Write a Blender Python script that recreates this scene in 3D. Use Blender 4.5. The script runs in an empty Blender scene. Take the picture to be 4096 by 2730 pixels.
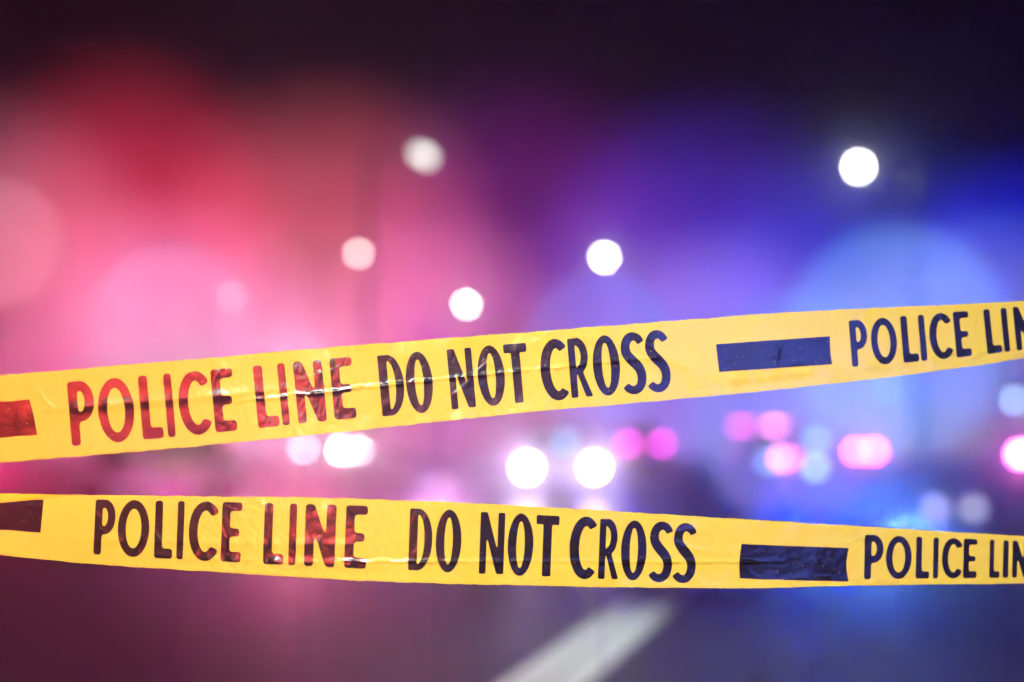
import bpy, bmesh, math, random
import numpy as np
from mathutils import Vector, Matrix, noise as mnoise

random.seed(7)
SC = bpy.context.scene
COL = SC.collection
R = math.radians

# ------------------------------------------------------------------ camera
CAM_H = 1.13
PITCH = math.atan(234 / 3268.0)           # horizon lies below the middle of the frame
FPX = 5689.0                               # focal length in pixels of the 4096 px wide frame (50 mm on 36 mm)
cam = bpy.data.cameras.new('camera')
cam.lens = 50; cam.sensor_width = 36; cam.sensor_fit = 'HORIZONTAL'
cam.clip_start = 0.05; cam.clip_end = 3000
cam.dof.use_dof = True
cam.dof.focus_distance = 1.35
cam.dof.aperture_fstop = 1.62
cam.dof.aperture_blades = 0
cam_o = bpy.data.objects.new('camera', cam); COL.objects.link(cam_o)
cam_o.location = (0, 0, CAM_H)
cam_o.rotation_euler = (math.pi / 2 + PITCH, 0, 0)
SC.camera = cam_o
CP, SP = math.cos(PITCH), math.sin(PITCH)

# ------------------------------------------------------------------ world, night sky
world = bpy.data.worlds.new('World'); SC.world = world; world.use_nodes = True
wn = world.node_tree.nodes
wn['Background'].inputs['Color'].default_value = (0.10, 0.055, 0.13, 1)
wn['Background'].inputs['Strength'].default_value = 0.006

# ------------------------------------------------------------------ unseen fill lights added behind the camera
def area_light(name, loc, target, size, power, color, size_y=None):
    l = bpy.data.lights.new(name, 'AREA'); l.shape = 'DISK'; l.size = size
    if size_y: l.shape = 'RECTANGLE'; l.size_y = size_y
    l.energy = power; l.color = color
    o = bpy.data.objects.new(name, l); COL.objects.link(o)
    o.location = loc
    o.rotation_euler = (Vector(target) - Vector(loc)).to_track_quat('-Z', 'Y').to_euler()
    l.spread = R(60)
    return o
area_light('front_fill', (-0.12, -1.5, 2.30), (0.05, 1.35, 1.13), 0.30, 13.0, (1.0, 0.97, 0.88))
# panels added to put a sheen on the tapes: red on one side, blue on the other
area_light('red_sheen_fill', (-0.52, -1.5, 1.25), (-0.20, 1.33, 1.17), 1.0, 4.6, (1.0, 0.03, 0.02), 0.5)
area_light('blue_sheen_fill', (1.80, -1.5, 1.42), (0.45, 1.40, 1.17), 1.0, 1.6, (0.12, 0.18, 1.0), 0.5)

SC.view_settings.view_transform = 'Standard'
SC.view_settings.look = 'None'
SC.view_settings.exposure = 0
SC.view_settings.gamma = 1
SC.view_settings.use_curve_mapping = False
SC.cycles.use_denoising = True
SC.cycles.use_adaptive_sampling = False
SC.cycles.max_bounces = 6
SC.cycles.volume_bounces = 0
SC.cycles.transparent_max_bounces = 96
SC.cycles.sample_clamp_indirect = 0
SC.cycles.caustics_reflective = False
SC.cycles.caustics_refractive = False

# ------------------------------------------------------------------ helpers
def at(x, y, depth):
    """point seen at pixel (x, y) of the 4096 px wide frame, depth metres along the lens axis"""
    cx = (x - 2048) / FPX; cy = (1365 - y) / FPX
    return Vector((cx * depth, (CP - SP * cy) * depth, CAM_H + (SP + CP * cy) * depth))

def at2(x, y, depth):
    s = 4096 / 2353.0
    return at(x * s, y * s, depth)

def material(name, color=(0.5, 0.5, 0.5), rough=0.5, metal=0.0, spec=0.5, coat=0.0):
    m = bpy.data.materials.new(name); m.use_nodes = True
    b = m.node_tree.nodes['Principled BSDF']
    b.inputs['Base Color'].default_value = (*color, 1)
    b.inputs['Roughness'].default_value = rough
    b.inputs['Metallic'].default_value = metal
    b.inputs['Specular IOR Level'].default_value = spec
    b.inputs['Coat Weight'].default_value = coat
    return m

def noisy(m, scale, amount, bump=0.0, rough_amt=0.0, detail=6):
    """fine procedural variation of the base colour, with relief"""
    nt = m.node_tree; b = nt.nodes['Principled BSDF']
    tc = nt.nodes.new('ShaderNodeTexCoord')
    n = nt.nodes.new('ShaderNodeTexNoise'); n.inputs['Scale'].default_value = scale; n.inputs['Detail'].default_value = detail
    nt.links.new(tc.outputs['Object'], n.inputs['Vector'])
    c = b.inputs['Base Color'].default_value[:3]
    mx = nt.nodes.new('ShaderNodeMix'); mx.data_type = 'RGBA'
    mx.inputs['A'].default_value = (*[v * (1 - amount) for v in c], 1)
    mx.inputs['B'].default_value = (*[min(1, v * (1 + amount)) for v in c], 1)
    nt.links.new(n.outputs['Fac'], mx.inputs['Factor'])
    nt.links.new(mx.outputs['Result'], b.inputs['Base Color'])
    if bump:
        bp = nt.nodes.new('ShaderNodeBump'); bp.inputs['Strength'].default_value = bump; bp.inputs['Distance'].default_value = 0.01
        nt.links.new(n.outputs['Fac'], bp.inputs['Height']); nt.links.new(bp.outputs['Normal'], b.inputs['Normal'])
    return m

_em = {}
def glow_mat(color, strength):
    k = (tuple(color), strength)
    if k not in _em:
        m = bpy.data.materials.new('lit_lens'); m.use_nodes = True
        nt = m.node_tree; nt.nodes.remove(nt.nodes['Principled BSDF'])
        e = nt.nodes.new('ShaderNodeEmission'); e.inputs['Color'].default_value = (*color, 1); e.inputs['Strength'].default_value = strength
        nt.links.new(e.outputs[0], nt.nodes['Material Output'].inputs['Surface'])
        _em[k] = m
    return _em[k]

def disc_glow_mat(color, strength, tint):
    """see-through dome with its glow put into the shader, imitating a blurred light disc"""
    m = bpy.data.materials.new('disc_glow'); m.use_nodes = True
    nt = m.node_tree; nt.nodes.remove(nt.nodes['Principled BSDF'])
    e = nt.nodes.new('ShaderNodeEmission'); e.inputs['Color'].default_value = (*color, 1); e.inputs['Strength'].default_value = strength
    t = nt.nodes.new('ShaderNodeBsdfTransparent'); t.inputs['Color'].default_value = (*tint, 1)
    a = nt.nodes.new('ShaderNodeAddShader')
    nt.links.new(e.outputs[0], a.inputs[0]); nt.links.new(t.outputs[0], a.inputs[1])
    nt.links.new(a.outputs[0], nt.nodes['Material Output'].inputs['Surface'])
    m.cycles.emission_sampling = 'NONE'
    return m

def empty(name, loc, label, cat, group=None, rz=0):
    o = bpy.data.objects.new(name, None); COL.objects.link(o)
    o.location = loc; o.rotation_euler = (0, 0, rz); o.empty_display_size = 0.1
    tag(o, label, cat, group)
    return o

def tag(o, label=None, cat=None, group=None, kind=None):
    if label: o['label'] = label
    if cat: o['category'] = cat
    if group: o['group'] = group
    if kind: o['kind'] = kind
    return o

def build(name, bm, mat, parent=None, smooth=False):
    me = bpy.data.meshes.new(name); bm.to_mesh(me); bm.free()
    me.materials.append(mat)
    if smooth:
        for p in me.polygons: p.use_smooth = True
    o = bpy.data.objects.new(name, me); COL.objects.link(o)
    if parent: o.parent = parent
    return o

def share(name, src, loc, parent, rot=(0, 0, 0)):
    o = bpy.data.objects.new(name, src.data); COL.objects.link(o); o.parent = parent
    o.location = loc; o.rotation_euler = rot
    return o

def box(bm, c, s, bevel=0.0):
    r = bmesh.ops.create_cube(bm, size=1, matrix=Matrix.Translation(c) @ Matrix.Diagonal((*s, 1)))
    if bevel:
        es = list({e for v in r['verts'] for e in v.link_edges})
        bmesh.ops.bevel(bm, geom=es, offset=bevel, segments=2, affect='EDGES', profile=0.6)
    return bm

def tube(bm, p, q, r0, r1=None, seg=10):
    p, q = Vector(p), Vector(q); r1 = r0 if r1 is None else r1
    d = q - p
    M = Matrix.Translation((p + q) / 2) @ d.to_track_quat('Z', 'Y').to_matrix().to_4x4()
    bmesh.ops.create_cone(bm, cap_ends=True, segments=seg, radius1=r0, radius2=r1, depth=d.length, matrix=M)
    return bm

def dome(bm, c, r, ry, seg=32, rings=12):
    """oblate lens, axis along y"""
    bmesh.ops.create_uvsphere(bm, u_segments=seg, v_segments=rings, radius=1,
        matrix=Matrix.Translation(c) @ Matrix.Diagonal((r, ry, r, 1)) @ Matrix.Rotation(R(90), 4, 'X'))
    return bm

# ------------------------------------------------------------------ materials
M_asphalt = noisy(material('wet_asphalt', (0.021, 0.021, 0.023), 0.5), 90, 0.35, 0.2)
# the far stretch of the road is wet
_nt = M_asphalt.node_tree; _b = _nt.nodes['Principled BSDF']
_tc = _nt.nodes.new('ShaderNodeTexCoord'); _sx = _nt.nodes.new('ShaderNodeSeparateXYZ'); _nt.links.new(_tc.outputs['Object'], _sx.inputs[0])
_nz = _nt.nodes.new('ShaderNodeTexNoise'); _nz.inputs['Scale'].default_value = 0.25; _nt.links.new(_tc.outputs['Object'], _nz.inputs['Vector'])
_ma = _nt.nodes.new('ShaderNodeMath'); _ma.operation = 'MULTIPLY_ADD'; _ma.inputs[1].default_value = 14.0
_nt.links.new(_nz.outputs['Fac'], _ma.inputs[0]); _nt.links.new(_sx.outputs['Y'], _ma.inputs[2])
_mr = _nt.nodes.new('ShaderNodeMapRange'); _mr.inputs['From Min'].default_value = 18; _mr.inputs['From Max'].default_value = 28
_mr.inputs['To Min'].default_value = 0.5; _mr.inputs['To Max'].default_value = 0.5
_nt.links.new(_ma.outputs[0], _mr.inputs['Value']); _nt.links.new(_mr.outputs[0], _b.inputs['Roughness'])
M_paint = noisy(material('road_paint', (0.72, 0.74, 0.70), 0.6), 40, 0.12, 0.1)
M_dark = material('dark_plastic', (0.02, 0.02, 0.022), 0.45)
M_black = material('matt_black_rod', (0.004, 0.004, 0.004), 0.9, spec=0.05)
M_steel = material('galvanised_steel', (0.45, 0.46, 0.47), 0.45, 0.7)
M_glass = material('car_glass', (0.01, 0.012, 0.015), 0.08)
M_tyre = material('rubber', (0.02, 0.02, 0.02), 0.8)
M_rim = material('alloy_rim', (0.5, 0.5, 0.52), 0.35, 0.9)
M_white_car = noisy(material('white_car_paint', (0.6, 0.61, 0.63), 0.3, coat=0.4), 6, 0.05)
M_silver_car = noisy(material('silver_car_paint', (0.55, 0.55, 0.57), 0.3, coat=0.4), 6, 0.1)
M_grey_car = noisy(material('grey_car_paint', (0.25, 0.26, 0.28), 0.3, 0.3, coat=0.4), 6, 0.05)
M_off = material('unlit_lamp', (0.3, 0.05, 0.05), 0.2)

# ------------------------------------------------------------------ ground, road and its painted lines
bm = bmesh.new()
bmesh.ops.create_grid(bm, x_segments=8, y_segments=8, size=1, matrix=Matrix.Translation((0, 170, 0)) @ Matrix.Diagonal((190, 190, 1, 1)))
road = build('road', bm, M_asphalt); tag(road, kind='structure')

def strip(bm, pts, w, z):
    vs = []
    for i, p in enumerate(pts):
        a = pts[max(0, i - 1)]; b = pts[min(len(pts) - 1, i + 1)]
        d = Vector((b[0] - a[0], b[1] - a[1])).normalized(); n = Vector((-d.y, d.x)) * w / 2
        vs.append((bm.verts.new((p[0] + n.x, p[1] + n.y, z)), bm.verts.new((p[0] - n.x, p[1] - n.y, z))))
    for i in range(len(vs) - 1):
        bm.faces.new((vs[i][0], vs[i][1], vs[i + 1][1], vs[i + 1][0]))
    return bm
az = math.atan2(1968 - 1176.5, 3268)
ldir = Vector((math.sin(az), math.cos(az))); lnrm = Vector((ldir.y, -ldir.x))
p0 = Vector((0.14, 6.7))
for off in (-0.105, 0.105):
    pts = []
    for k in range(24):
        t = -6 + k * 3.2
        bend = -0.0016 * max(0, t - 14) ** 2
        q = p0 + ldir * t + lnrm * (off + bend)
        pts.append((q.x, q.y))
    o = build('lane_line', strip(bmesh.new(), pts, 0.18, 0.004), M_paint, road)

# ------------------------------------------------------------------ police tapes
def curve(pts):
    xs = np.array([p[0] for p in pts], float); ys = np.array([p[1] for p in pts], float)
    m = np.zeros(len(xs)); d = np.diff(ys) / np.diff(xs)
    m[0] = d[0]; m[-1] = d[-1]; m[1:-1] = (d[1:] + d[:-1]) / 2
    def f(x):
        x = np.asarray(x, float)
        i = np.clip(np.searchsorted(xs, x) - 1, 0, len(xs) - 2)
        h = xs[i + 1] - xs[i]; t = (x - xs[i]) / h
        inside = ys[i] * (2*t**3 - 3*t**2 + 1) + m[i]*h*(t**3 - 2*t**2 + t) + ys[i+1]*(-2*t**3 + 3*t**2) + m[i+1]*h*(t**3 - t**2)
        lo = ys[0] + m[0] * (x - xs[0]); hi = ys[-1] + m[-1] * (x - xs[-1])
        return np.where(x < xs[0], lo, np.where(x > xs[-1], hi, inside))
    return f

_perm = np.random.RandomState(3).permutation(512)
_grad = np.random.RandomState(5).uniform(-1, 1, (512,))
def vnoise(x, y, seed=0):
    xi = np.floor(x).astype(int); yi = np.floor(y).astype(int)
    fx = x - xi; fy = y - yi
    fx = fx * fx * fx * (fx * (fx * 6 - 15) + 10); fy = fy * fy * fy * (fy * (fy * 6 - 15) + 10)
    def h(a, b): return _grad[_perm[(_perm[(a + seed * 37) & 511] + b) & 511]]
    return (h(xi, yi) * (1 - fx) + h(xi + 1, yi) * fx) * (1 - fy) + (h(xi, yi + 1) * (1 - fx) + h(xi + 1, yi + 1) * fx) * fy

class Tape:
    WIDTH = 0.082
    def __init__(s, top, bot, depth, crease, lean, seed, tilt_sign):
        s.top, s.bot, s.depth = curve(top), curve(bot), curve(depth)
        s.crease, s.seed, s.tilt_sign = crease, seed, tilt_sign
        rg = random.Random(seed * 11)
        s.folds = [(rg.uniform(-200, 4300), rg.uniform(0, 1), rg.choice((-1, 1)) * rg.uniform(.1, 1.2) + rg.choice((0, 0, 1.2)), rg.uniform(30, 130), rg.uniform(.00012, .00045), rg.uniform(8, 22)) for _ in range(46)]
    def relief(s, x, v):
        """height of creases and wrinkles in metres at pixel position x along and v across (0 top, 1 bottom)"""
        sd = s.seed
        X = x / 100.0
        z = 0.0012 * vnoise(X * 0.35, v * 0.8, sd)
        # long creases
        for (x0, x1, vf, amp, wid) in s.crease:
            vc = vf(x) + 0.012 * vnoise(X * 1.7, X * 0 + 3.3, sd + 2) + 0.006 * vnoise(X * 6, X * 0 + 1.3, sd + 4)
            fade = np.clip((x - x0) / 250, 0, 1) * np.clip((x1 - x) / 250, 0, 1)
            d = (v - vc) / wid
            z = z + amp * fade * (0.7 + 0.6 * vnoise(X * 3, v * 0, sd + 7)) * np.exp(-np.abs(d) ** 1.6)
        for (xc, vc, ang, ln, amp, wid) in s.folds:
            dx = (x - xc); dy = (v - vc) * 300
            a = dx * math.cos(ang) + dy * math.sin(ang); b = -dx * math.sin(ang) + dy * math.cos(ang)
            b = b + 5 * vnoise(a / 40.0, b * 0 + xc, sd + 23)
            z = z + amp * np.exp(-(a / ln) ** 4) * np.where(b > 0, np.exp(-b / wid), np.exp(b / (wid * .35)))
        # puckers along both edges
        e = np.clip((np.abs(v - 0.5) - 0.24) / 0.26, 0, 1)
        mid = np.clip((x - 500) / 500, 0, 1) * np.clip((3000 - x) / 900, 0.5, 1)
        a = vnoise(X * 1.3 + v * 1.2, v * 3.0, sd + 11); b = vnoise(X * 2.9 - v * 2.2, v * 5, sd + 13)
        z = z + e * mid * (0.0011 * a + 0.0006 * np.abs(b))
        z = z + mid * 0.00022 * np.abs(vnoise(X * 5 + v * 6, v * 9 - X * 2, sd + 17)) + 0.00012 * vnoise(X * 2.2, v * 6, sd + 19)
        return z
    def point(s, x, v, off=0.0):
        x = np.asarray(x, float); v = np.asarray(v, float)
        yt, yb = s.top(x), s.bot(x)
        yc = (yt + yb) / 2
        slope = (s.top(x + 20) + s.bot(x + 20) - s.top(x - 20) - s.bot(x - 20)) / 80
        c = 1 / np.sqrt(1 + slope ** 2)
        hh = (yb - yt) / 2 * c                       # half width at right angles to the run of the tape
        w = (v - 0.5) * 2
        px = x - slope * c * hh * w; py = yc + c * hh * w
        D = s.depth(x)
        half = hh * D / FPX                          # metres seen
        dz = np.sqrt(np.maximum(0, (s.WIDTH / 2) ** 2 - half ** 2)) * s.tilt_sign(x)
        D = D + dz * w - s.relief(x, v) - off
        cx = (px - 2048) / FPX; cy = (1365 - py) / FPX
        return np.stack([cx * D, (CP - SP * cy) * D, CAM_H + (SP + CP * cy) * D], -1)
    def grid(s, x0, x1, nx, v0, v1, nv, off=0.0):
        X, V = np.meshgrid(np.linspace(x0, x1, nx), np.linspace(v0, v1, nv), indexing='ij')
        return s.mesh(X.ravel(), V.ravel(), nx, nv, off)
    def mesh(s, X, V, nx, nv, off):
        P = s.point(X, V, off)
        i, j = np.meshgrid(np.arange(nx - 1), np.arange(nv - 1), indexing='ij')
        a = (i * nv + j).ravel()
        F = np.stack([a, a + 1, a + nv + 1, a + nv], -1)
        return P, F

def mesh_obj(name, P, F, mat, parent):
    me = bpy.data.meshes.new(name)
    me.from_pydata(P.tolist() if hasattr(P, 'tolist') else P, [], F.tolist() if hasattr(F, 'tolist') else F)
    me.materials.append(mat)
    for p in me.polygons: p.use_smooth = True
    o = bpy.data.objects.new(name, me); COL.objects.link(o); o.parent = parent
    return o

# ---- letter shapes: strokes drawn as polygons, joined on a fine raster and contoured back into a mesh
def arc(cx, cy, rx, ry, a0, a1, n=28):
    return [(cx + rx * math.cos(R(a0 + (a1 - a0) * i / n)), cy + ry * math.sin(R(a0 + (a1 - a0) * i / n))) for i in range(n + 1)]
def bez(p, n=16):
    out = []
    for i in range(n + 1):
        t = i / n; q = [Vector((a, b)) for a, b in p]
        while len(q) > 1: q = [q[k].lerp(q[k + 1], t) for k in range(len(q) - 1)]
        out.append((q[0].x, q[0].y))
    return out
def stroke(pts, w):
    """polygon of a stroke of width w (a number, or one per point) with square ends"""
    n = len(pts); L, Rr = [], []
    for i, p in enumerate(pts):
        a = pts[max(0, i - 1)]; b = pts[min(n - 1, i + 1)]
        d = Vector((b[0] - a[0], b[1] - a[1])).normalized()
        ww = (w if not hasattr(w, '__len__') else w[0] + (w[1] - w[0]) * i / (n - 1)) / 2
        L.append((p[0] - d.y * ww, p[1] + d.x * ww)); Rr.append((p[0] + d.y * ww, p[1] - d.x * ww))
    return L + Rr[::-1]
def rect(x0, y0, x1, y1): return [(x0, y0), (x1, y0), (x1, y1), (x0, y1)]
def ell(cx, cy, rx, ry): return arc(cx, cy, rx, ry, 0, 360, 56)

S = 0.146   # stroke of the rounded lettering
def g_round(ch):
    """(width, filled polygons, cut polygons) of the rounded narrow letters; x right, y up, height 1"""
    h = S / 2
    if ch == 'P': return .40, [rect(0, 0, S, 1), rect(0, .862, .2, 1), rect(0, .372, .2, .51),
                               stroke(arc(.185, .688, .146, .245, -90, 90), S)], []
    if ch == 'O': return .545, [ell(.2725, .5, .2725, .505)], [ell(.2725, .5, .134, .355)]
    if ch == 'L': return .345, [rect(0, 0, S, 1), rect(0, 0, .345, S + .03)], []
    if ch == 'I': return S, [rect(0, 0, S, 1)], []
    if ch == 'C': return .445, [stroke(arc(.27, .5, .203, .435, 40, 320), S)], []
    if ch == 'E': return .355, [rect(0, 0, S, 1), rect(0, 0, .355, S + .03), rect(0, .857, .355, 1), rect(0, .43, .315, .565)], []
    if ch == 'N': return .455, [rect(0, 0, S - .006, 1), rect(.455 - S + .006, 0, .455, 1), [(0, 1), (.135, 1), (.455, 0), (.32, 0)]], []
B = 0.160   # stem of the heavier lettering
def g_bold(ch):
    if ch == 'D':
        return .44, [rect(0, 0, .2, 1), arc(.17, .5, .27, .5, -90, 90)], [rect(B, .1, .2, .9), arc(.18, .5, .110, .385, -90, 90)]
    if ch == 'O': return .455, [ell(.2275, .5, .2275, .51)], [ell(.2275, .5, .074, .385)]
    if ch == 'N': return .45, [rect(0, 0, .122, 1), rect(.328, 0, .45, 1), [(0, 1), (.13, 1), (.45, 0), (.32, 0)]], []
    if ch == 'T': return .41, [rect(.127, 0, .283, 1), rect(0, .852, .41, 1)], []
    if ch == 'C': return .43, [stroke(arc(.275, .5, .205, .445, 50, 180), [.145, .175]), stroke(arc(.275, .5, .205, .445, 180, 308), [.175, .145])], []
    if ch == 'R':
        return .43, [rect(0, 0, .138, 1), rect(0, .895, .18, 1), rect(0, .40, .2, .49), stroke(arc(.165, .70, .147, .24, -90, 90), .14),
                     [(.135, .46), (.25, .46), (.43, 0), (.295, 0)]], []
    if ch == 'S':
        c = bez([(.345, .835), (.265, 1.03), (.055, .97), (.065, .73)], 20) + bez([(.065, .73), (.08, .56), (.325, .49), (.325, .27)], 20)[1:] \
            + bez([(.325, .27), (.325, .03), (.13, -.02), (.03, .135)], 20)[1:]
        return .39, [stroke(c[:30], [.128, .175]), stroke(c[29:], [.175, .128])], []

def inside(poly, X, Y):
    r = np.zeros(X.shape, bool); n = len(poly)
    for i in range(n):
        (x0, y0), (x1, y1) = poly[i], poly[(i + 1) % n]
        if y0 == y1: continue
        c = ((y0 > Y) != (y1 > Y)) & (X < (x1 - x0) * (Y - y0) / (y1 - y0) + x0)
        r ^= c
    return r
def blur(a, k):
    ker = np.exp(-0.5 * (np.arange(-3 * k, 3 * k + 1) / k) ** 2); ker /= ker.sum()
    a = np.apply_along_axis(lambda r: np.convolve(r, ker, 'same'), 0, a)
    return np.apply_along_axis(lambda r: np.convolve(r, ker, 'same'), 1, a)
_glyph = {}
def glyph(ch, style):
    if (ch, style) in _glyph: return _glyph[ch, style]
    w, add, cut = (g_round if style == 'round' else g_bold)(ch)
    step = 1 / 220.0; pad = 0.06
    xs = np.arange(-pad, w + pad, step); ys = np.arange(-pad, 1 + pad, step)
    X, Y = np.meshgrid(xs, ys, indexing='ij')
    m = np.zeros(X.shape, bool)
    for p in add: m |= inside(p, X, Y)
    for p in cut: m &= ~inside(p, X, Y)
    f = blur(m.astype(float), 6 if style == 'round' else 2.4 and 3)[::3, ::3]
    gx, gy = xs[::3], ys[::3]
    verts, faces, idx = [], [], {}
    def vid(key, x, y):
        if key not in idx: idx[key] = len(verts); verts.append((x, y))
        return idx[key]
    nx, ny = f.shape
    for i in range(nx - 1):
        for j in range(ny - 1):
            cs = [(i, j), (i + 1, j), (i + 1, j + 1), (i, j + 1)]
            vals = [f[c] for c in cs]
            if max(vals) <= .5: continue
            poly = []
            for k in range(4):
                a, b = cs[k], cs[(k + 1) % 4]; fa, fb = vals[k], vals[(k + 1) % 4]
                if fa > .5: poly.append(vid(a, gx[a[0]], gy[a[1]]))
                if (fa > .5) != (fb > .5):
                    t = (.5 - fa) / (fb - fa)
                    poly.append(vid((min(a, b), max(a, b)), gx[a[0]] + t * (gx[b[0]] - gx[a[0]]), gy[a[1]] + t * (gy[b[1]] - gy[a[1]])))
            if len(poly) >= 3: faces.append(poly)
    _glyph[ch, style] = (w, np.array(verts), faces)
    return _glyph[ch, style]

# film and ink
def film_material():
    m = bpy.data.materials.new('yellow_film'); m.use_nodes = True
    nt = m.node_tree; b = nt.nodes['Principled BSDF']; L = nt.links
    tc = nt.nodes.new('ShaderNodeTexCoord')
    n = nt.nodes.new('ShaderNodeTexNoise'); n.inputs['Scale'].default_value = 14; n.inputs['Detail'].default_value = 5
    L.new(tc.outputs['Object'], n.inputs['Vector'])
    mx = nt.nodes.new('ShaderNodeMix'); mx.data_type = 'RGBA'
    mx.inputs['A'].default_value = (0.61, 0.59, 0.020, 1); mx.inputs['B'].default_value = (0.67, 0.65, 0.05, 1)
    L.new(n.outputs['Fac'], mx.inputs['Factor']); L.new(mx.outputs['Result'], b.inputs['Base Color'])
    b.inputs['Roughness'].default_value = 0.34; b.inputs['Specular IOR Level'].default_value = 0.3
    b.inputs['Coat Weight'].default_value = 0.35; b.inputs['Coat Roughness'].default_value = 0.14
    n2 = nt.nodes.new('ShaderNodeTexNoise'); n2.inputs['Scale'].default_value = 160; n2.inputs['Detail'].default_value = 4
    L.new(tc.outputs['Object'], n2.inputs['Vector'])
    bp = nt.nodes.new('ShaderNodeBump'); bp.inputs['Strength'].default_value = 0.12; bp.inputs['Distance'].default_value = 0.002
    L.new(n2.outputs['Fac'], bp.inputs['Height']); L.new(bp.outputs['Normal'], b.inputs['Normal'])
    t = nt.nodes.new('ShaderNodeBsdfTranslucent'); t.inputs['Color'].default_value = (0.90, 0.62, 0.20, 1)
    s = nt.nodes.new('ShaderNodeMixShader'); s.inputs['Fac'].default_value = 0.015
    L.new(b.outputs[0], s.inputs[1]); L.new(t.outputs[0], s.inputs[2])
    L.new(s.outputs[0], nt.nodes['Material Output'].inputs['Surface'])
    return m
def ink_material():
    """glossy black printing ink"""
    m = bpy.data.materials.new('black_ink'); m.use_nodes = True
    nt = m.node_tree; b = nt.nodes['Principled BSDF']; L = nt.links
    n3 = nt.nodes.new('ShaderNodeTexNoise'); n3.inputs['Scale'].default_value = 420; n3.inputs['Detail'].default_value = 3
    tc3 = nt.nodes.new('ShaderNodeTexCoord'); L.new(tc3.outputs['Object'], n3.inputs['Vector'])
    rp = nt.nodes.new('ShaderNodeValToRGB'); rp.color_ramp.elements[0].position = 0.66; rp.color_ramp.elements[1].position = 0.72
    rp.color_ramp.elements[0].color = (0.006, 0.005, 0.006, 1); rp.color_ramp.elements[1].color = (0.20, 0.15, 0.02, 1)
    L.new(n3.outputs['Fac'], rp.inputs['Fac']); L.new(rp.outputs['Color'], b.inputs['Base Color'])
    b.inputs['Roughness'].default_value = 0.28; b.inputs['Specular IOR Level'].default_value = 0.65
    b.inputs['Coat Weight'].default_value = 0.35; b.inputs['Coat Roughness'].default_value = 0.14
    tc = nt.nodes.new('ShaderNodeTexCoord')
    n2 = nt.nodes.new('ShaderNodeTexNoise'); n2.inputs['Scale'].default_value = 160; n2.inputs['Detail'].default_value = 4
    L.new(tc.outputs['Object'], n2.inputs['Vector'])
    bp = nt.nodes.new('ShaderNodeBump'); bp.inputs['Strength'].default_value = 0.12; bp.inputs['Distance'].default_value = 0.002
    L.new(n2.outputs['Fac'], bp.inputs['Height']); L.new(bp.outputs['Normal'], b.inputs['Normal'])
    return m
M_film, M_ink = film_material(), ink_material()

Z1 = lambda x: x / 1.30667
Z2 = lambda x: 1400 + x / 1.30667
Z3 = lambda x: 2700 + x / 1.2063
def words(tape, root, text, spans, style, z, va, vb):
    """letters at measured spans; va, vb = ((x, v_top, v_bottom) at the first and the last letter)"""
    for ch, (a, b) in zip(text, spans):
        xa, xb = z(a), z(b); xm = (xa + xb) / 2
        t = (xm - va[0]) / (vb[0] - va[0])
        v0 = va[1] + (vb[1] - va[1]) * t; v1 = va[2] + (vb[2] - va[2]) * t
        w, G, F = glyph(ch, style)
        X = xa + (xb - xa) * G[:, 0] / w
        V = v1 + (v0 - v1) * G[:, 1]
        mesh_obj('letter', tape.point(X, V, 0.00022), F, M_ink, root)

def bar(tape, root, x0, x1, vf0, vf1, bow0=0.0, bow1=0.0, n=60, nv=40):
    """the solid printed block between two repeats of the wording"""
    T, V = np.meshgrid(np.linspace(0, 1, n), np.linspace(0, 1, nv), indexing='ij')
    xa = x0[0] + (x0[1] - x0[0]) * V - bow0 * 4 * V * (1 - V)
    xb = x1[0] + (x1[1] - x1[0]) * V + bow1 * 4 * V * (1 - V)
    X = xa + (xb - xa) * T
    ripple = 0.006 * vnoise(X / 60.0, X * 0 + 0.5, 21)
    W = (vf0[0] + (vf0[1] - vf0[0]) * T) * (1 - V) + (vf1[0] + (vf1[1] - vf1[0]) * T) * V + ripple * (0.5 - V)
    P, F = tape.mesh(X.ravel(), W.ravel(), n, nv, 0.00022)
    mesh_obj('printed_bar', P, F, M_ink, root)

upper = Tape(
    top=[(0, 1502), (842, 1432), (1450, 1379), (2165, 1325), (2700, 1283), (3098, 1254), (4096, 1205)],
    bot=[(0, 1853), (765, 1788), (1450, 1720), (2165, 1645), (2800, 1590), (3380, 1530), (3778, 1481), (4096, 1433)],
    depth=[(0, 1.30), (1500, 1.33), (2700, 1.37), (4096, 1.43)],
    crease=[(900, 2700, lambda x: 0.50 - 0.05 * (x - 1500) / 1000, 0.0015, 0.020), (100, 1250, lambda x: 0.44 + 0 * x, 0.0009, 0.06),
            (2700, 4300, lambda x: 0.80 + 0 * x, 0.0010, 0.06)],
    lean=0, seed=1, tilt_sign=lambda x: -0.15 + 0 * np.asarray(x))
lower = Tape(
    top=[(0, 1974), (383, 1981), (765, 1985), (1450, 1996), (2165, 2028), (2800, 2067), (3380, 2102), (4096, 2146)],
    bot=[(0, 2222), (383, 2258), (765, 2283), (1450, 2323), (1706, 2333), (2165, 2344), (2800, 2354), (3032, 2354), (3380, 2345), (4096, 2335)],
    depth=[(0, 1.33), (1500, 1.31), (2700, 1.36), (4096, 1.43)],
    crease=[(1300, 3150, lambda x: 0.72 - 0.10 * (x - 1900) / 1000, 0.0016, 0.020), (250, 1500, lambda x: 0.62 - 0.05 * (x - 700) / 700, 0.0010, 0.07),
            (250, 1700, lambda x: 0.82 + 0 * x, 0.0007, 0.05), (3000, 4300, lambda x: 0.9 + 0 * x, 0.0006, 0.05)],
    lean=0, seed=2, tilt_sign=lambda x: -0.15 + 0 * np.asarray(x))

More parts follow.
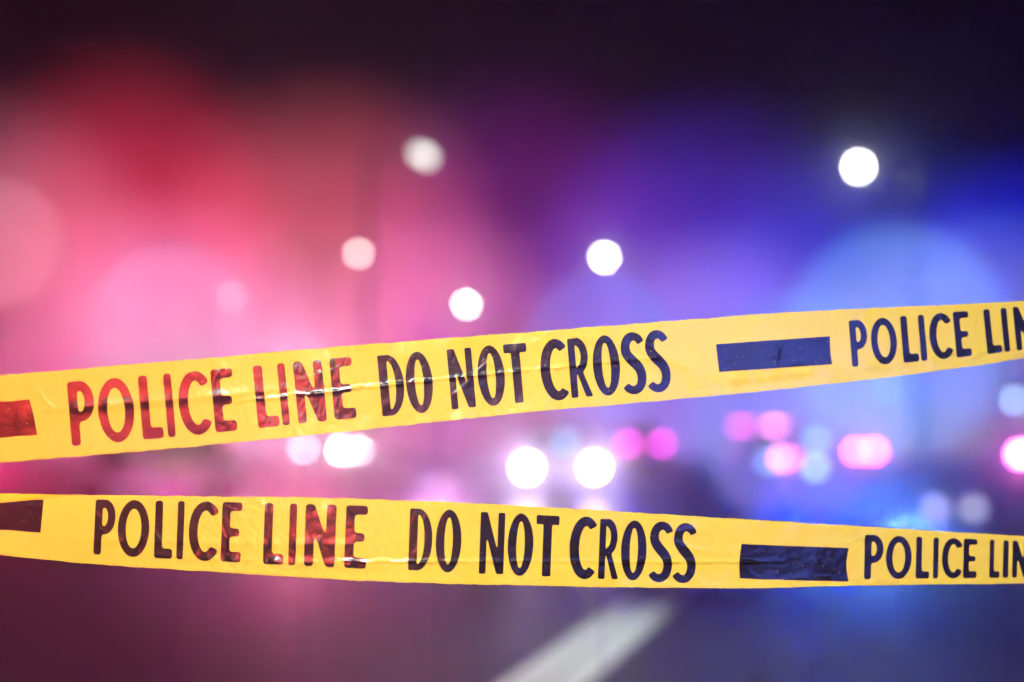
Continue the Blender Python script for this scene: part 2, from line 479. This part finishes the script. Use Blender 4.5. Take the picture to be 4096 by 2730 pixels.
t_up = empty('police_tape', (0, 1.35, 0), 'upper yellow police line tape rising to the right', 'tape', 'police tapes')
t_lo = empty('police_tape', (0, 1.35, 0), 'lower yellow police line tape sloping down to the right', 'tape', 'police tapes')
bpy.context.view_layer.update()
for tp, rt in ((upper, t_up), (lower, t_lo)):
    X, V = np.meshgrid(np.linspace(-1500, 5600, 1500), np.linspace(0, 1, 70), indexing='ij')
    wob = 0.006 * vnoise(X / 45.0, V * 0 + 2.5 + (V > .5) * 9, 31) + 0.004 * vnoise(X / 11.0, V * 0 + 4.5 + (V > .5) * 9, 33)
    V = V + wob * np.where(V > .5, 1, -1) * (np.abs(V - .5) * 2) ** 4
    P, F = tp.mesh(X.ravel(), V.ravel(), 1500, 70, 0)
    mesh_obj('film', P, F, M_film, rt)

U1, U2 = (Z1(390), .143, .877), (Z1(1790), .134, .853)
words(upper, t_up, 'POLICELINE', [(362, 494), (513, 700), (733, 843), (865, 905), (936, 1085), (1112, 1226), (1335, 1447), (1462, 1501), (1545, 1695), (1735, 1850)], 'round', Z1, U1, U2)
words(upper, t_up, 'DONOTCROSS', [(155, 282), (292, 432), (518, 645), (668, 808), (812, 932), (1001, 1127), (1146, 1260), (1270, 1410), (1425, 1540), (1553, 1666)], 'bold', Z2, (Z2(200), .146, .868), (Z2(1610), .118, .875))
words(upper, t_up, 'POLICELINE', [(847, 930), (947, 1071), (1095, 1170), (1181, 1210), (1230, 1330), (1350, 1424), (1498, 1570), (1581, 1609), (1640, 1730), (1750, 1825)], 'round', Z3, (Z3(860), .16, .80), (Z3(1600), .10, .85))
bar(upper, t_up, (Z3(203), Z3(207)), (Z3(752), Z3(752)), (.345, .355), (.70, .735), 0, -3)
bar(upper, t_up, (-420, -405), (Z1(160), Z1(186)), (.30, .305), (.715, .71), 0, 3)
words(upper, t_up, 'SS', [(-780, -690), (-670, -580)], 'bold', lambda x: x, (-780, .12, .87), (-580, .12, .87))
words(lower, t_lo, 'POLICELINE', [(493, 600), (615, 780), (808, 903), (925, 960), (988, 1128), (1157, 1262), (1378, 1485), (1510, 1548), (1592, 1753), (1803, 1918)], 'round', Z1, (Z1(540), .064, .86), (Z1(1860), .085, .857))
words(lower, t_lo, 'DONOTCROSS', [(308, 430), (448, 582), (678, 806), (824, 958), (970, 1090), (1152, 1277), (1302, 1408), (1417, 1550), (1570, 1682), (1695, 1806)], 'bold', Z2, (Z2(360), .096, .85), (Z2(1750), .119, .913))
words(lower, t_lo, 'POLICELINE', [(914, 1005), (1018, 1142), (1163, 1228), (1246, 1271), (1289, 1379), (1392, 1457), (1518, 1567), (1583, 1609), (1628, 1706), (1722, 1785)], 'round', Z3, (Z3(930), .14, .895), (Z3(1600), .11, .876))
bar(lower, t_lo, (Z3(321), Z3(318)), (Z3(838), Z3(840)), (.36, .375), (.855, .925), 6, -9)
bar(lower, t_lo, (-420, -420), (Z1(220), Z1(213)), (.14, .085), (.58, .59))
words(lower, t_lo, 'SS', [(-780, -690), (-670, -580)], 'bold', lambda x: x, (-780, .1, .87), (-580, .1, .87))
# the folded-over upper edge at the left end of the lower tape
n, nv = 60, 8
T, V = np.meshgrid(np.linspace(0, 1, n), np.linspace(0, 1, nv), indexing='ij')
X = -1500 + (310 + 1500) * T
P, F = lower.mesh(X.ravel(), (0.002 + V * np.clip(0.15 * (310 - X) / 310, 0, 0.22)).ravel(), n, nv, 0.0009)
M_fold = material('yellow_film_doubled', (0.80, 0.52, 0.012), 0.4)
mesh_obj('folded_edge', P, F, M_fold, t_lo)
for rt in (t_up, t_lo):
    inv = rt.matrix_world.inverted()
    for c in rt.children: c.matrix_parent_inverse = inv

# ------------------------------------------------------------------ lamp builders
def point_light(name, loc, power, color, radius, parent=None):
    l = bpy.data.lights.new(name, 'POINT'); l.energy = power; l.color = color; l.shadow_soft_size = radius
    o = bpy.data.objects.new(name, l); COL.objects.link(o); o.location = loc
    if parent: o.parent = parent
    return o

def bokeh(x, y, depth, rpx, color, strength, tint, label, cores=()):
    """glowing dome standing in for a large blurred light disc, on an added stand; x, y, rpx in the 2353 px wide frame"""
    c = at2(x, y, depth)
    coc = 75 * (depth - 1.35) / depth
    r = (rpx - coc / 2 * 0.3) * depth / 3268.0
    root = empty('bokeh_disc', (c.x, c.y, 0), label, 'bokeh', 'blurred light discs behind the tape')
    lm = disc_glow_mat(color, strength / 4, tint)
    for k, f in enumerate((1.05, 0.99, 0.93, 0.87)):  # nested glowing shells added to soften the rim of the disc
        build('lens' if k == 0 else 'soft_rim_shell', dome(bmesh.new(), (0, 0, c.z), r * f, r * 0.28 * f), lm, root, True)
    bm = bmesh.new(); tube(bm, (0, 0.02, c.z - r * 1.1), (0, 0.02, 0.45), 0.0009, 0.0009, 6)
    build('stand', bm, M_black, root)
    for k in range(3):
        a = R(90 + 120 * k)
        build('leg', tube(bmesh.new(), (0, 0.02, 0.46), (0.3 * math.cos(a), 0.02 + 0.3 * math.sin(a), 0.005), 0.0025, 0.0025, 8), M_black, root)
    for (yy, power, col) in cores:  # cores added out of sight behind the tapes to feed the haze glow
        q = at2(x, yy, depth)
        build('strobe_or_core', dome(bmesh.new(), (0, 0.02, q.z), 0.016, 0.016, 12, 8), glow_mat(color, 8), root, True)
        point_light('glow_light', (0, -0.02, q.z), power, col, 0.014, root)
    return root

RED, BLUE = (1.0, 0.03, 0.06), (0.03, 0.06, 1.0)
bokeh(2065, 778, 2.5, 275, (0.2, 0.5, 1), 0.15, (0.99, 0.99, 0.99), 'largest pale blue light disc behind the right end of the upper tape', [(783, 143.1, (0, 0.0526, 1)), (1248, 144.3, (0.0944, 0.235, 1))])
bokeh(1850, 945, 2.9, 285, (0.0667, 0.6, 1), 0.075, (0.99, 0.99, 0.99), 'dim wide blue light disc overlapping the largest blue one, lower left of it', [(1238, 195.3, (0, 0, 1)), (1282, 26.7, (0.133, 0.465, 1))])
bokeh(1380, 800, 2.7, 190, (0.0435, 0.348, 1), 0.115, (0.99, 0.99, 0.99), 'violet blue light disc above the word CROSS on the upper tape', [(846, 35.85, (1, 0, 0.127)), (1222, 82.74, (0, 0, 1))])
bokeh(-5, 560, 2.8, 160, (1, 0.533, 0.667), 0.075, (0.99, 0.99, 0.99), 'pink light disc cut by the left edge of the picture', [(962, 255, (1, 0.0309, 0.19))])
bokeh(395, 745, 2.6, 198, (0.643, 0.571, 1), 0.07, (0.99, 0.99, 0.99), 'broad pink light disc above the word POLICE on the upper tape', [(930, 61.62, (1, 0.78, 0.529)), (1180, 57.81, (1, 0.0656, 0.5))])
bokeh(700, 700, 2.8, 180, (1, 0.4, 0.5), 0.025, (0.99, 0.99, 0.99), 'dim rose light disc above the word LINE on the upper tape', [(905, 252.3, (1, 0.346, 0.567)), (1222, 206.2, (1, 0.169, 0.371))])
bokeh(1010, 640, 3.0, 170, (1, 0.4, 1), 0.0125, (0.99, 0.99, 0.99), 'dim mauve light disc above the words DO NOT on the upper tape', [(879, 39.16, (0.276, 0, 1)), (1192, 69.93, (0.983, 0.429, 1))])
bokeh(2310, 640, 2.7, 170, (0.167, 0.417, 1), 0.03, (0.99, 0.99, 0.99), 'deep blue light disc cut by the right edge above the upper tape', [(758, 9.27, (0, 0, 1))])
bokeh(1738, 1078, 4.2, 105, (0.867, 0.3, 1), 0.075, (0.99, 0.99, 0.99), 'faint violet light disc under the pink cluster, left of its twin', [])
bokeh(1888, 1090, 4.6, 105, (0.867, 0.3, 1), 0.075, (0.99, 0.99, 0.99), 'faint violet light disc under the pink cluster, right of its twin', [])

def street_lamp(x, y, depth, color, strength, label, twin=False, size=0.26, group='street lamps along the road'):
    c = at2(x, y, depth)
    root = empty('street_lamp', (c.x, c.y, 0), label, 'street lamp', group)
    s = 1 if c.x < 0 else -1
    bm = bmesh.new(); tube(bm, (-s * 1.2, 0.1, 0), (-s * 1.2, 0.1, c.z + 0.05), 0.09, 0.05, 12)
    build('pole', bm, M_steel, root)
    bm = bmesh.new(); tube(bm, (-s * 1.2, 0.1, c.z), (0.1 * s, 0.05, c.z + size * 0.62 + 0.05), 0.035, 0.03, 8)
    build('arm', bm, M_steel, root)
    bm = bmesh.new(); box(bm, (0, 0.05, c.z + size * 0.55), (size * 1.3, 0.5, 0.06), 0.02)
    build('lamp_head', bm, M_dark, root)
    for k in ((-0.5, 0.5) if twin else (0,)):
        bm = dome(bmesh.new(), (k * size * 0.55, k * 0.02, c.z - k * 0.09), size / 2, size / 2, 16, 8)
        build('lamp_globe', bm, glow_mat(color, strength), root, True)
    return root
WARM = (1.0, 0.97, 0.88)
street_lamp(973, 357, 30, (0.95, 1.0, 0.93), 3.6, 'pale double street lamp highest left of the middle', True)
street_lamp(824, 583, 44, (1.0, 0.86, 0.78), 13, 'pinkish cream street lamp below and left of the pale double lamp')
street_lamp(533, 681, 57, (1.0, 0.75, 0.80), 7, 'faint pink street lamp farthest to the left', group='street lamps along the road')
street_lamp(1072, 700, 60, (0.97, 1.0, 0.93), 55, 'white street lamp just above the words DO NOT on the upper tape')
street_lamp(1389, 592, 45, (1.0, 1.0, 0.95), 60, 'bright white street lamp above the word CROSS')
street_lamp(1973, 384, 30, (1.0, 1.0, 0.96), 45, 'bright white street lamp alone high on the right')
street_lamp(2330, 920, 40, (0.40, 0.70, 1.0), 9, 'small pale blue lamp at the right edge between the tapes')
street_lamp(2037, 898, 48, (0.25, 0.55, 1.0), 4, 'faint blue lamp just under the upper tape near the right end')

# unseen lamp added to brighten the double line, its head above the frame
ol = empty('street_lamp', (-4.1, 7.9, 0), 'added unseen lamp over the near double line, above the frame', 'street lamp', 'street lamps along the road')
build('pole', tube(bmesh.new(), (0, 0, 0), (0, 0, 7.0), .09, .05, 12), M_steel, ol)
build('arm', tube(bmesh.new(), (0, 0, 6.95), (4.6, 0, 7.2), .04, .03, 8), M_steel, ol)
build('lamp_head', box(bmesh.new(), (4.7, 0, 7.2), (.6, .3, .08), .02), M_dark, ol)
build('lamp_globe', box(bmesh.new(), (4.7, 0, 7.14), (.4, .2, .03), .01), glow_mat((0.95, 1.0, 0.93), 6), ol)
sl = bpy.data.lights.new('line_fill_light', 'SPOT'); sl.energy = 1900; sl.color = (0.86, 1.0, 0.92); sl.spot_size = R(40); sl.spot_blend = 1.0; sl.shadow_soft_size = .15
so = bpy.data.objects.new('line_fill_light', sl); COL.objects.link(so); so.parent = ol; so.location = (4.7, 0, 7.08)

# ------------------------------------------------------------------ cars
def car(px, depth, heading, paint, label, group, head=None, tail=None, bar=None, strobes=(), suv=False, glow_light=None, halfgap=0.66, lamp=0.13):
    """px = column (2353 px frame) of the car's middle; heading: direction the nose points to, 0 = away from the camera"""
    c = at2(px, 1018, depth)
    root = empty('patrol_car' if bar else 'car', (c.x, c.y + 2.27, 0), label, 'car', group, heading)
    H = 1.75 if suv else 1.45
    zb = 0.95 if suv else 0.86
    # lower body from cross sections along the length
    st = [(-2.25, .72, .38, zb - .18), (-2.15, .86, .27, zb - .03), (-1.2, .90, .22, zb), (0, .91, .22, zb), (1.0, .90, .22, zb - .02), (1.9, .87, .26, zb - .14), (2.2, .80, .30, zb - .24), (2.3, .66, .38, zb - .34)]
    bm = bmesh.new(); rings = []
    for (y, hw, z0, z1) in st:
        prof = [(-hw * .93, z0), (-hw, z0 + .14), (-hw, z1 - .2), (-hw * .92, z1), (hw * .92, z1), (hw, z1 - .2), (hw, z0 + .14), (hw * .93, z0)]
        rings.append([bm.verts.new((x, y, z)) for x, z in prof])
    for a, b in zip(rings, rings[1:]):
        for k in range(8): bm.faces.new((a[k], a[(k + 1) % 8], b[(k + 1) % 8], b[k]))
    bm.faces.new(rings[0][::-1]); bm.faces.new(rings[-1])
    bmesh.ops.recalc_face_normals(bm, faces=bm.faces)
    body = build('body', bm, paint, root, True)
    # cabin
    yr0, yr1 = (-2.05, -1.75) if suv else (-1.75, -1.15)
    low = [(-.82, yr0), (.82, yr0), (.82, 1.05), (-.82, 1.05)]; up = [(-.62, yr1), (.62, yr1), (.62, .25), (-.62, .25)]
    bm = bmesh.new()
    a = [bm.verts.new((x, y, zb - .02)) for x, y in low]; b = [bm.verts.new((x, y, H)) for x, y in up]
    for k in range(4): bm.faces.new((a[k], a[(k + 1) % 4], b[(k + 1) % 4], b[k]))
    bm.faces.new(b)
    bmesh.ops.bevel(bm, geom=[e for e in bm.edges if all(v.co.z > zb for v in e.verts)], offset=.08, segments=3, affect='EDGES')
    build('cabin', bm, paint, root, True)
    # windows, set 4 mm proud of the cabin
    def pane(q):
        bm = bmesh.new(); vs = [bm.verts.new(p) for p in q]; f = bm.faces.new(vs); f.normal_update()
        ce = f.calc_center_median(); nrm = f.normal if f.normal.dot(ce - Vector((0, -.3, H - .4))) > 0 else -f.normal
        for v in vs: v.co += nrm * 0.006
        build('window', bm, M_glass, root)
    def on(p, q, t, s): return Vector(p).lerp(Vector(q), t)
    A = [Vector((x, y, zb - .02)) for x, y in low]; Bv = [Vector((x, y, H)) for x, y in up]
    for k in range(4):
        p, q = A[k], A[(k + 1) % 4]; r, s = Bv[(k + 1) % 4], Bv[k]
        def uv(u, v): return p.lerp(q, u).lerp(s.lerp(r, u), v)
        if k % 2: 
            for u0, u1 in ((.08, .48), (.52, .92)): pane([uv(u0, .12), uv(u1, .12), uv(u1, .84), uv(u0, .84)])
        else: pane([uv(.08, .12), uv(.92, .12), uv(.92, .84), uv(.08, .84)])
    # wheels
    for x in (-.80, .80):
        for y in (-1.35, 1.40):
            w = build('wheel', tube(bmesh.new(), (x - .11, y, .33), (x + .11, y, .33), .33, .33, 20), M_tyre, root)
            sx = 1 if x > 0 else -1
            build('rim', tube(bmesh.new(), (x + sx * .10, y, .33), (x + sx * .118, y, .33), .21, .19, 14), M_rim, w)
    # lamps
    for x in (-halfgap, halfgap):
        bm = dome(bmesh.new(), (x, 2.27, .66), lamp, .05, 14, 8)
        build('headlight', bm, glow_mat(*head) if head else M_glass, root, True)
        bm = bmesh.new(); box(bm, (x, -2.27, (1.10 if suv else zb - .20)), (lamp * 2.2, .06, lamp * 1.7), .02)
        build('tail_light', bm, glow_mat(*tail) if tail else M_off, root)
    if bar:
        bm = bmesh.new(); box(bm, (0, -.45, H + .03), (1.7 if len(bar) > 3 else 1.25, .26, .05), .015); lb = build('light_bar', bm, M_dark, root)
        for (x, color, strength, wd) in bar:
            bm = bmesh.new(); box(bm, (x, -.45, H + .115), (wd, .24, .115), .02)
            build('bar_lamp', bm, glow_mat(color, strength), lb)
    for (x, y, z, color, strength, r) in strobes:
        bm = dome(bmesh.new(), (x, y, z), r, r * .5, 12, 8)
        build('strobe_or_core', bm, glow_mat(color, strength), root, True)
    if glow_light:
        for (x, y, z, power, color) in glow_light:
            l = bpy.data.lights.new('glow_light', 'SPOT'); l.energy = power; l.color = color; l.shadow_soft_size = 0.06
            l.spot_size = R(64); l.spot_blend = 0.6
            o = bpy.data.objects.new('glow_light', l); COL.objects.link(o); o.parent = root
            o.location = (x, y, z); o.rotation_euler = (R(90), 0, 0)
    return root

MAG = (1.0, 0.10, 0.62)
# patrol car added as a red glow source, hidden by the left ends of both tapes
car(255, 14, R(12), M_white_car, 'added white patrol car under red light behind the left ends of both tapes', 'patrol cars', bar=[(-.45, RED, 8, .3), (0, RED, 8, .3), (.45, RED, 8, .3)])
car(1288, 27, R(180), M_grey_car, 'oncoming car with two glaring white headlights below the upper tape', 'cars on the road', head=((1.0, 0.98, 0.96), 32),
    strobes=[(-.14, 1.2, 1.16, (0.2, 0.75, 1.0), 2.0, .13)], halfgap=.64, glow_light=[(-.64, 2.45, .66, 210, (0.85, 0.63, 1.0)), (.64, 2.45, .66, 210, (0.85, 0.63, 1.0))])
car(808, 88, R(180), M_silver_car, 'far oncoming car, its headlights merging under the word LINE', 'cars on the road', head=((1.0, 0.98, 0.97), 160), halfgap=.64, lamp=.17)
car(697, 98, R(180), M_grey_car, 'oncoming car with one dim lilac headlight left of the merged headlights', 'cars on the road', head=((0.92, 0.82, 1.0), 22), lamp=.22, halfgap=.12)
car(1478, 56, R(2), M_silver_car, 'car showing two magenta tail lights right of the glaring headlights', 'cars on the road', tail=((1.0, 0.05, 0.75), 13), lamp=.15, suv=True)
car(1795, 35, R(0), M_silver_car, 'patrol car with a cluster of pink and blue lamps right of the middle', 'patrol cars',
    bar=[(-.72, MAG, 11, .26), (-.36, MAG, 4, .2), (.17, (1.0, .25, .7), 14, .30), (.5, MAG, 4, .16)],
    strobes=[(0, -2.33, .76, (1.0, .28, .75), 15, .13), (-.32, -2.33, .68, (.2, .5, 1.0), 5, .13), (.84, -2.33, 1.19, (.2, .55, 1.0), 6, .13),
             (.82, -2.33, .53, (.4, .7, 1.0), 8, .13), (.24, -2.33, .78, MAG, 9, .11)])
car(1988, 80, R(0), M_grey_car, 'far car with two merging pink white brake lights near the right', 'cars on the road', tail=((1.0, 0.13, 0.66), 75), halfgap=.50, lamp=.21)
car(2384, 58, R(0), M_silver_car, 'car at the right edge with one pink white brake light in view', 'cars on the road', tail=((1.0, 0.16, 0.68), 110), halfgap=.70, lamp=.20)

# ------------------------------------------------------------------ facades added to catch the coloured glow, and added floodlights washing them
M_plaster = noisy(material('pale_plaster', (0.62, 0.60, 0.58), 0.8), 0.35, 0.10)
M_stone = noisy(material('grey_stone', (0.50, 0.49, 0.48), 0.8), 0.4, 0.12)
M_blind = material('window_blind', (0.57, 0.55, 0.53), 0.6)
def backdrop(px0, px1, depth, top_y, wall, label, floors, rise=0.0):
    a, b = at2(px0, 1018, depth), at2(px1, 1018, depth)
    H = at2(1176, top_y, depth).z; wd = b.x - a.x
    root = empty('backdrop', ((a.x + b.x) / 2, a.y, 0), label, 'backdrop', 'facades added to catch the glow')
    build('wall', box(bmesh.new(), (0, 6, H / 2), (wd - .02, 12, H)), wall, root)
    bm = bmesh.new(); box(bm, (0, 5.9, H + .25), (wd + .3, 12.8, .5)); build('cornice', bm, wall, root)
    fh = H / floors; n = max(2, int(wd / 3.6)); src = fr = None
    for f in range(floors):
        if f: build('ledge', box(bmesh.new(), (0, -.06, f * fh), (wd - .1, .14, .22)), wall, root)
        for k in range(n):
            x = -wd / 2 + (k + .5) * wd / n; z = (f + .55) * fh
            if src is None:
                src = build('window', box(bmesh.new(), (0, 0, 0), (1.3, .06, 1.7)), M_blind, root); src.location = (x, -.03, z); w = src
                fr = build('sill', box(bmesh.new(), (0, -.06, -.92), (1.5, .16, .1)), wall, w)
            else:
                w = share('window', src, (x, -.03, z), root); share('sill', fr, (0, 0, 0), w)
    return root
backdrop(-900, 420, 100, -190, M_plaster, 'broad building added to catch red light at the left end of the street', 9)
backdrop(420, 1180, 100, -120, M_plaster, 'building added to catch rose light left of the middle', 9)
backdrop(1180, 1840, 100, -160, M_plaster, 'building added to catch purple light behind the middle of the upper tape', 9)
backdrop(1840, 3250, 100, -130, M_plaster, 'broad building added to catch blue light at the right end of the street', 9)

def flood(px, y, depth, aim, cone, power, color, label):
    """added floodlight on a mast hidden by the tape, turned towards the point of the facade seen at pixel aim"""
    q = at2(px, y, depth); t = at2(aim[0], aim[1], 100)
    root = empty('added_flood', (q.x, q.y, 0), label, 'floodlight', 'added floodlights washing the facades')
    build('mast', tube(bmesh.new(), (0, 0, 0), (0, 0, q.z - .2), .08, .05, 10), M_steel, root)
    build('lamp_head', box(bmesh.new(), (0, -.1, q.z), (.5, .12, .4), .03), M_dark, root)
    build('lens', box(bmesh.new(), (0, -.02, q.z), (.42, .03, .32), .01), glow_mat(color, 5), root)
    l = bpy.data.lights.new('wash_fill_light', 'SPOT'); l.energy = power; l.color = color; l.shadow_soft_size = .15
    l.spot_size = R(2 * cone); l.spot_blend = 1.0
    o = bpy.data.objects.new('wash_fill_light', l); COL.objects.link(o); o.parent = root; o.location = (0, .3, q.z)
    o.rotation_euler = (t - (q + Vector((0, .3, 0)))).to_track_quat('-Z', 'Y').to_euler()
flood(130, 952, 70, (310, 590), 22, 6.207e+04, (1, 0.0258, 0.1), 'added floodlight mast hidden behind the left end of the upper tape')
flood(40, 962, 70, (10, 720), 25, 5.79e+04, (1, 0.298, 0.508), 'added floodlight mast at the left edge behind the upper tape')
flood(620, 912, 70, (750, 670), 25, 6.055e+04, (1, 0.126, 0.2), 'added floodlight mast behind the word LINE on the upper tape')
flood(1150, 866, 70, (1180, 640), 25, 1.409e+04, (0.784, 0, 1), 'added floodlight mast behind the word NOT on the upper tape')
flood(1480, 836, 70, (1580, 690), 25, 4.962e+04, (0.124, 0.039, 1), 'added floodlight mast behind the last letters of CROSS on the upper tape')
flood(1950, 794, 70, (1960, 740), 25, 3.931e+04, (0.0389, 0.0739, 1), 'added floodlight mast behind the printed bar on the upper tape')
flood(300, 938, 70, (420, 880), 25, 4.845e+04, (0.692, 0.355, 1), 'added floodlight mast behind the word POLICE, left part of the upper tape')
flood(900, 888, 70, (1000, 900), 25, 5.527e+04, (1, 0.261, 0.612), 'added floodlight mast behind the word DO on the upper tape')
flood(1700, 816, 70, (1640, 930), 25, 7.067e+04, (0.476, 0.338, 1), 'added floodlight mast behind the left end of the printed bar on the upper tape')
flood(2130, 777, 70, (2180, 930), 25, 3.302e+04, (1, 0.935, 0.567), 'added floodlight mast behind the second word POLICE on the upper tape')
flood(2290, 762, 70, (2340, 700), 20, 7.15e+04, (0.0102, 0.0142, 1), 'added floodlight mast behind the right end of the upper tape')

# two flares lying on the asphalt
for px, lb in ((2150, 'left one of two soft white flares on the road at lower right'), (2236, 'right one of two soft white flares on the road at lower right')):
    c = at2(px, 1178, 21.5)
    root = empty('road_flare', (c.x, c.y, 0), lb, 'flare', 'road flares')
    build('base', tube(bmesh.new(), (0, 0, 0.004), (0, 0, .05), .13, .11, 16), M_dark, root)
    build('lens', dome(bmesh.new(), (0, 0, .13), .12, .10, 14, 8), glow_mat((0.85, 0.85, 1.0), 1.6), root, True)

# ------------------------------------------------------------------ the hazy night air
hz = bmesh.new(); box(hz, (0, 170, 4.0), (400, 400, 10.0))
M_haze = bpy.data.materials.new('haze_air'); M_haze.use_nodes = True
nt = M_haze.node_tree; nt.nodes.remove(nt.nodes['Principled BSDF'])
v = nt.nodes.new('ShaderNodeVolumePrincipled')
v.inputs['Color'].default_value = (0.92, 0.92, 0.94, 1); v.inputs['Density'].default_value = 0.008; v.inputs['Anisotropy'].default_value = 0.97
nt.links.new(v.outputs[0], nt.nodes['Material Output'].inputs['Volume'])
M_haze.cycles.homogeneous_volume = True
M_haze.cycles.volume_sampling = 'MULTIPLE_IMPORTANCE'
haze = build('haze', hz, M_haze); tag(haze, kind='stuff')
